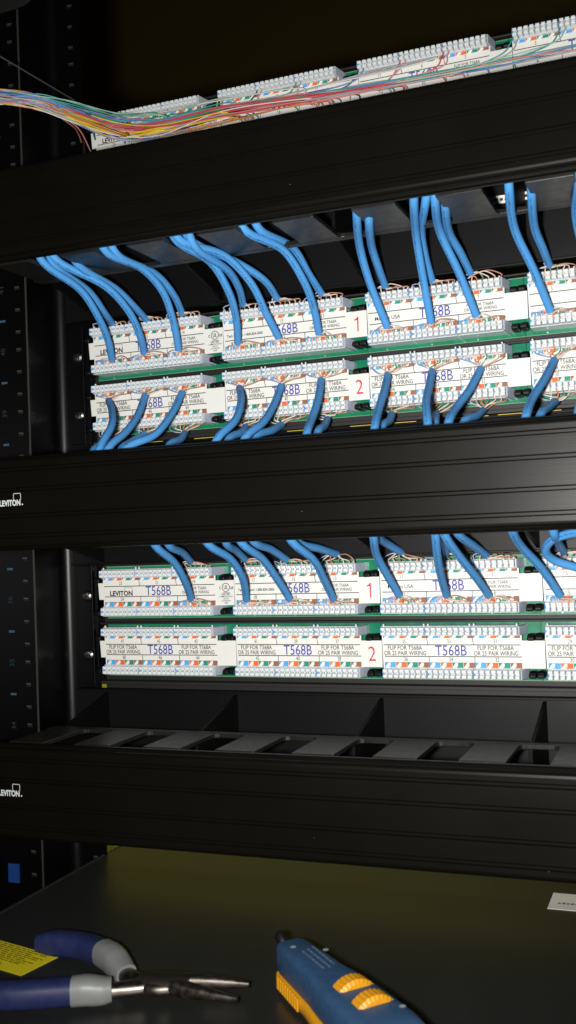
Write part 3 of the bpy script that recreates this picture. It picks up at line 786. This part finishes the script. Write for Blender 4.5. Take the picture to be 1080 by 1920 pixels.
o = mb.build('shell', mat('housing_grey', (0.009, 0.0085, 0.008), 0.55, noise=0.2, nscale=60), g, bevel=2.0)

# ------------------------------------------------------------------ shelf top: stickers and tools
SZ = -198.0
def flat_poly(mb, pts, z, mi):
    mb.add([(p[0], p[1], z) for p in pts], [tuple(range(len(pts)))], mi)
st_o = Vector((67, -154.6, SZ))
mb = MB(); ang = math.radians(-12)
ex, ey = Vector((math.cos(ang), math.sin(ang))), Vector((-math.sin(ang), math.cos(ang)))
def st(u, v): q = ex * u + ey * v; return (q.x, q.y)
mb.add([(*st(-95, -26), 0.05), (*st(0, -26), 0.05), (*st(0, 0), 0.05), (*st(-95, 0), 0.05), (*st(-95, -26), 0.25), (*st(0, -26), 0.25), (*st(0, 0), 0.25), (*st(-95, 0), 0.25)],
       [(4, 5, 6, 7), (0, 1, 5, 4), (1, 2, 6, 5), (2, 3, 7, 6), (3, 0, 4, 7)], 0)
rr = random.Random(3)
for i in range(9):
    v = -2.2 - i * 1.9
    u = -92
    while u < -6 - (i % 3) * 5:
        wd = rr.uniform(1.5, 6)
        flat_poly(mb, [st(u, v), st(u + wd, v), st(u + wd, v + 0.8), st(u, v + 0.8)], 0.42, 1); u += wd + 0.9
flat_poly(mb, [st(-95, -25), st(-22, -25), st(-22, -20.5), st(-95, -20.5)], 0.42, 1)
o = mb.build('yellow_sticker', [mat('sticker_yellow', (0.80, 0.68, 0.02), 0.45, noise=0.08, nscale=80), mat('sticker_print', (0.10, 0.085, 0.01), 0.5)])
o.location = st_o * S; tag(o, 'yellow warning sticker with fine print under the pliers', 'sticker')
wo = Vector((317.5, -20.3, SZ))
mb = MB(); mb.box(0, 60, 0, 26, 0.05, 0.35, 0)
for i in range(10): flat_poly(mb, [(5 + i * 2.6, 8), (6.9 + i * 2.6, 8), (6.9 + i * 2.6, 10.2 + (i % 2)), (5 + i * 2.6, 10.2)], 0.5, 1)
o = mb.build('white_sticker', [paper, mat('faded_ink', (0.16, 0.16, 0.17), 0.6)]); o.location = wo * S; tag(o, 'white paper label lying flat at the edge of the shelf', 'label')

# --- long-nose pliers
pv = Vector((144, -183, -191))
pl = thing('pliers', 'long-nose pliers with blue and grey grips, jaws open', 'pliers', (pv.x, pv.y, SZ))
po = Vector((pv.x, pv.y, SZ))
grip_b = mat('grip_blue', (0.013, 0.019, 0.075), 0.48, noise=0.12, nscale=200, rvar=0.08)
grip_g = mat('grip_grey', (0.20, 0.21, 0.205), 0.45, noise=0.1, nscale=150)
pl_steel = mat('plier_steel', (0.20, 0.175, 0.155), 0.4, metal=1.0, noise=0.15, nscale=300, rvar=0.1)
pl_dark = mat('plier_dark_steel', (0.05, 0.045, 0.04), 0.4, metal=0.7, noise=0.2, nscale=300)
def oval_sweep(mb, pts, ra, rb, n=16, mi=0):
    pts = [Vector(p) for p in pts]; k = len(pts); V = []
    for i in range(k):
        t = (pts[min(i + 1, k - 1)] - pts[max(i - 1, 0)]).normalized()
        sd = t.cross(Vector((0, 0, 1))).normalized(); up = sd.cross(t)
        for j in range(n):
            a = 2 * math.pi * j / n; c, s = math.cos(a), math.sin(a)
            V.append(pts[i] + sd * ra[i] * math.copysign(abs(c) ** 0.75, c) + up * rb[i] * math.copysign(abs(s) ** 0.75, s))
    mb.add(V, [(i * n + j, i * n + (j + 1) % n, (i + 1) * n + (j + 1) % n, (i + 1) * n + j) for i in range(k - 1) for j in range(n)], mi, True)
    mb.add(V[:n], [tuple(range(n))[::-1]], mi, True); mb.add(V[-n:], [tuple(range(n))], mi, True)
def lerp_list(vals, n):
    out = []
    for i in range(n):
        t = i / (n - 1) * (len(vals) - 1); j = min(int(t), len(vals) - 2); out.append(vals[j] + (vals[j + 1] - vals[j]) * (t - j))
    return out
def grip(pts, nm, m, ra, rb):
    path = crom([Vector(q) - po for q in pts], 8); n = len(path)
    mb = MB(); oval_sweep(mb, path, [q * 0.80 for q in lerp_list(ra, n)], [q * 0.84 for q in lerp_list(rb, n)]); o = mb.build(nm, m, pl); fix_normals(o.data); return o
H1 = [(57, -159.5, -189), (69, -157, -189), (85, -157, -189), (102, -162, -189)]
grip(H1, 'handle_grip', grip_b, [5.5, 7.6, 8.4, 8.4, 8.2, 8.2, 7.8], [5.5, 7.4, 8.0, 8.0, 8.0, 8.0, 7.8])
grip([(101, -161.5, -189), (110, -166.5, -189), (118, -172, -190), (126, -178, -191)], 'grip_collar', grip_g, [8.3, 8.6, 8.6, 8.0, 6.8], [8.2, 8.4, 8.2, 7.0, 6.2])
H2 = [(20, -222, -189), (50, -223, -189), (82, -217, -189), (113, -204.3, -189)]
grip(H2, 'handle_grip', grip_b, [7.5, 8.2, 8.4, 8.4, 8.2], [7.8, 8.0, 8.0, 8.0, 7.8])
grip([(112, -204.7, -189), (118, -201.6, -189), (124, -198.4, -190), (129, -195.5, -190)], 'grip_collar', grip_g, [8.4, 8.8, 8.6, 8.2, 7.2], [8.2, 8.4, 8.2, 7.6, 6.6])
def steel_part(pts, nm, m, ra, rb):
    path = crom([Vector(q) - po for q in pts], 8); n = len(path)
    mb = MB(); oval_sweep(mb, path, lerp_list(ra, n), lerp_list(rb, n), 12); o = mb.build(nm, m, pl); fix_normals(o.data); return o
steel_part([(120, -175, -191), (132, -181, -191), (146, -186, -191), (156, -184, -191)], 'tang', pl_steel, [4, 4.2, 5.2, 6.0, 5], [4, 3.6, 3.4, 3.4, 3.2])
steel_part([(122, -199, -191), (134, -192, -191), (146, -184, -191), (158, -180, -191)], 'tang', pl_steel, [4, 4.2, 5.2, 6.0, 5], [4, 3.6, 3.6, 3.6, 3.4])
steel_part([(138, -184, -190.5), (147, -183, -190.5), (158, -181, -190.5), (164, -180, -190.5)], 'pivot_joint', pl_dark, [5.5, 7.4, 7.6, 5.4], [4.4, 4.8, 4.6, 3.8])
steel_part([(156, -178.5, -190.5), (168, -175.5, -190.5), (180, -173, -190.8), (192.4, -171.2, -191)], 'jaw', pl_steel, [4.2, 3.6, 2.6, 1.3], [4.2, 3.6, 2.8, 1.5])
steel_part([(156, -184.5, -190.5), (168, -186, -190.5), (180, -186.8, -190.8), (193.8, -187.2, -191)], 'jaw', pl_steel, [4.2, 3.4, 2.5, 1.2], [4.2, 3.6, 2.8, 1.5])

# --- punch-down tool
A = Vector((205.5, -150, 0)); B_ = Vector((280, -217, 0))
ax = (B_ - A).normalized(); sd = Vector((-ax.y, ax.x, 0))            # sd points to the far side
tl = thing('punch_down_tool', 'blue punch-down tool with two yellow thumbwheels on the shelf', 'hand tool', (A.x, A.y, SZ))
Lg = (B_ - A).length + 14
tool_b = mat('tool_blue', (0.030, 0.078, 0.165), 0.5, noise=0.15, nscale=250, rvar=0.1, bump=0.08)
tool_y = mat('tool_orange_yellow', (0.72, 0.32, 0.01), 0.45, noise=0.08, nscale=300)
tool_k = mat('tool_black', (0.006, 0.006, 0.006), 0.4)
dot_m = mat('dot_grey', (0.32, 0.38, 0.42), 0.45)
def tool_pt(u, v, z): q = ax * u + sd * v; return (q.x, q.y, z)
ST = [(0, 8.0, 6, 22), (5, 9.4, 4.0, 23.0), (25, 10.5, 3.5, 23.4), (42, 11.6, 3.2, 23.6), (56, 13.8, 3, 24), (80, 15.6, 2.6, 24), (100, 16.2, 2.4, 23.6), (Lg - 3, 15.4, 3.2, 22.4), (Lg, 12.5, 6, 19)]
ST = [(u, hw * 0.93, zb, zt) for u, hw, zb, zt in ST]
def tool_loft(mb, ST, mi=0, inset=0.0):
    n = 20; V = []
    for u, hw, zb, zt in ST:
        cz, hh = (zb + zt) / 2, (zt - zb) / 2
        for j in range(n):
            a = 2 * math.pi * j / n; c, s = math.cos(a), math.sin(a)
            V.append(tool_pt(u, (hw - inset) * math.copysign(abs(c) ** 0.42, c), cz + (hh - inset) * math.copysign(abs(s) ** 0.42, s)))
    k = len(ST)
    mb.add(V, [(i * n + j, i * n + (j + 1) % n, (i + 1) * n + (j + 1) % n, (i + 1) * n + j) for i in range(k - 1) for j in range(n)], mi, True)
    mb.add(V[:n], [tuple(range(n))[::-1]], mi); mb.add(V[-n:], [tuple(range(n))], mi)
mb = MB(); tool_loft(mb, [(u, hw, 6.5 if i else 8, zt) for i, (u, hw, zb, zt) in enumerate(ST)])
body = mb.build('body', tool_b, tl); fix_normals(body.data)
mb = MB(); tool_loft(mb, [(u + 1.5 if i == 0 else u - (1 if i == len(ST) - 1 else 0), hw + 1.1, max(0.1, zb - 2.4), 8.6) for i, (u, hw, zb, zt) in enumerate(ST)])
for i in range(9):                                                    # moulded ribs on the lower grip
    u = 8 + i * 3.2
    for s in (-1, 1):
        v = s * (9.9 + 0.06 * u)
        P8 = [tool_pt(u, v, 2.5), tool_pt(u + 1.5, v, 2.5), tool_pt(u + 1.5, v + s * 0.9, 3), tool_pt(u, v + s * 0.9, 3), tool_pt(u, v, 9), tool_pt(u + 1.5, v, 9), tool_pt(u + 1.5, v + s * 0.9, 8.6), tool_pt(u, v + s * 0.9, 8.6)]
        mb.add(P8, [(0, 1, 2, 3), (4, 5, 6, 7), (3, 2, 6, 7), (0, 3, 7, 4), (1, 2, 6, 5)], 0)
lower = mb.build('lower_grip', tool_y, tl); fix_normals(lower.data)
mb = MB(); mb.tube([tool_pt(2, 0, 15), tool_pt(-2, 0, 15), tool_pt(-5, 0, 15)], [5.5, 5.2, 4.4], 12, uvs=False)
mb.tube([tool_pt(-3, 0, 16), tool_pt(-5, -1, 19), tool_pt(-7, -2, 22), tool_pt(-8, -1, 23.5)], [3.4, 3.2, 2.8, 1.8], 8, uvs=False)
mb.build('blade_holder', tool_k, tl)
def wheel(u, v):
    mb = MB(); n = 96; r = 12.0; h = 4.6; zc = 15.6
    V = []
    rings = ((-h, 0.86), (-h * 0.72, 1.0), (h * 0.72, 1.0), (h, 0.86))
    for du, fr in rings:
        for i in range(n):
            a = 2 * math.pi * i / n; rr_ = r * (fr if i % 3 else fr - 0.022)
            V.append(tool_pt(u + du, v + rr_ * math.cos(a), zc + rr_ * math.sin(a)))
    mb.add(V, [(k_ * n + i, k_ * n + (i + 1) % n, (k_ + 1) * n + (i + 1) % n, (k_ + 1) * n + i) for k_ in range(3) for i in range(n)] + [tuple(range(n))[::-1], tuple(range(3 * n, 4 * n))], 0)
    o = mb.build('thumbwheel', tool_y, tl); fix_normals(o.data)
wheel(66, 1.5); wheel(84, 1.5)
for u, v in ((14, -4.5), (26, 9.0), (96, 11.0)):
    mb = MB(); n = 12; mb.add([tool_pt(u + 1.5 * math.cos(2 * math.pi * i / n), v * 0.9 + 1.5 * math.sin(2 * math.pi * i / n), 24.15) for i in range(n)], [tuple(range(n))], 0)
    mb.build('screw_cap', dot_m, tl)
mb = MB()
rr = random.Random(5)
for row in range(3):
    u = 19 + row * 1.0; v = 3.6 - row * 3.2
    while u < 43:
        wd = rr.uniform(1.2, 3.4)
        mb.add([tool_pt(u, v, 24.2), tool_pt(u + wd, v, 24.2), tool_pt(u + wd, v + 1.2, 24.2), tool_pt(u, v + 1.2, 24.2)], [(0, 1, 2, 3)], 0); u += wd + 0.8
mb.build('printing', mat('tool_print', (0.13, 0.20, 0.30), 0.5), tl)
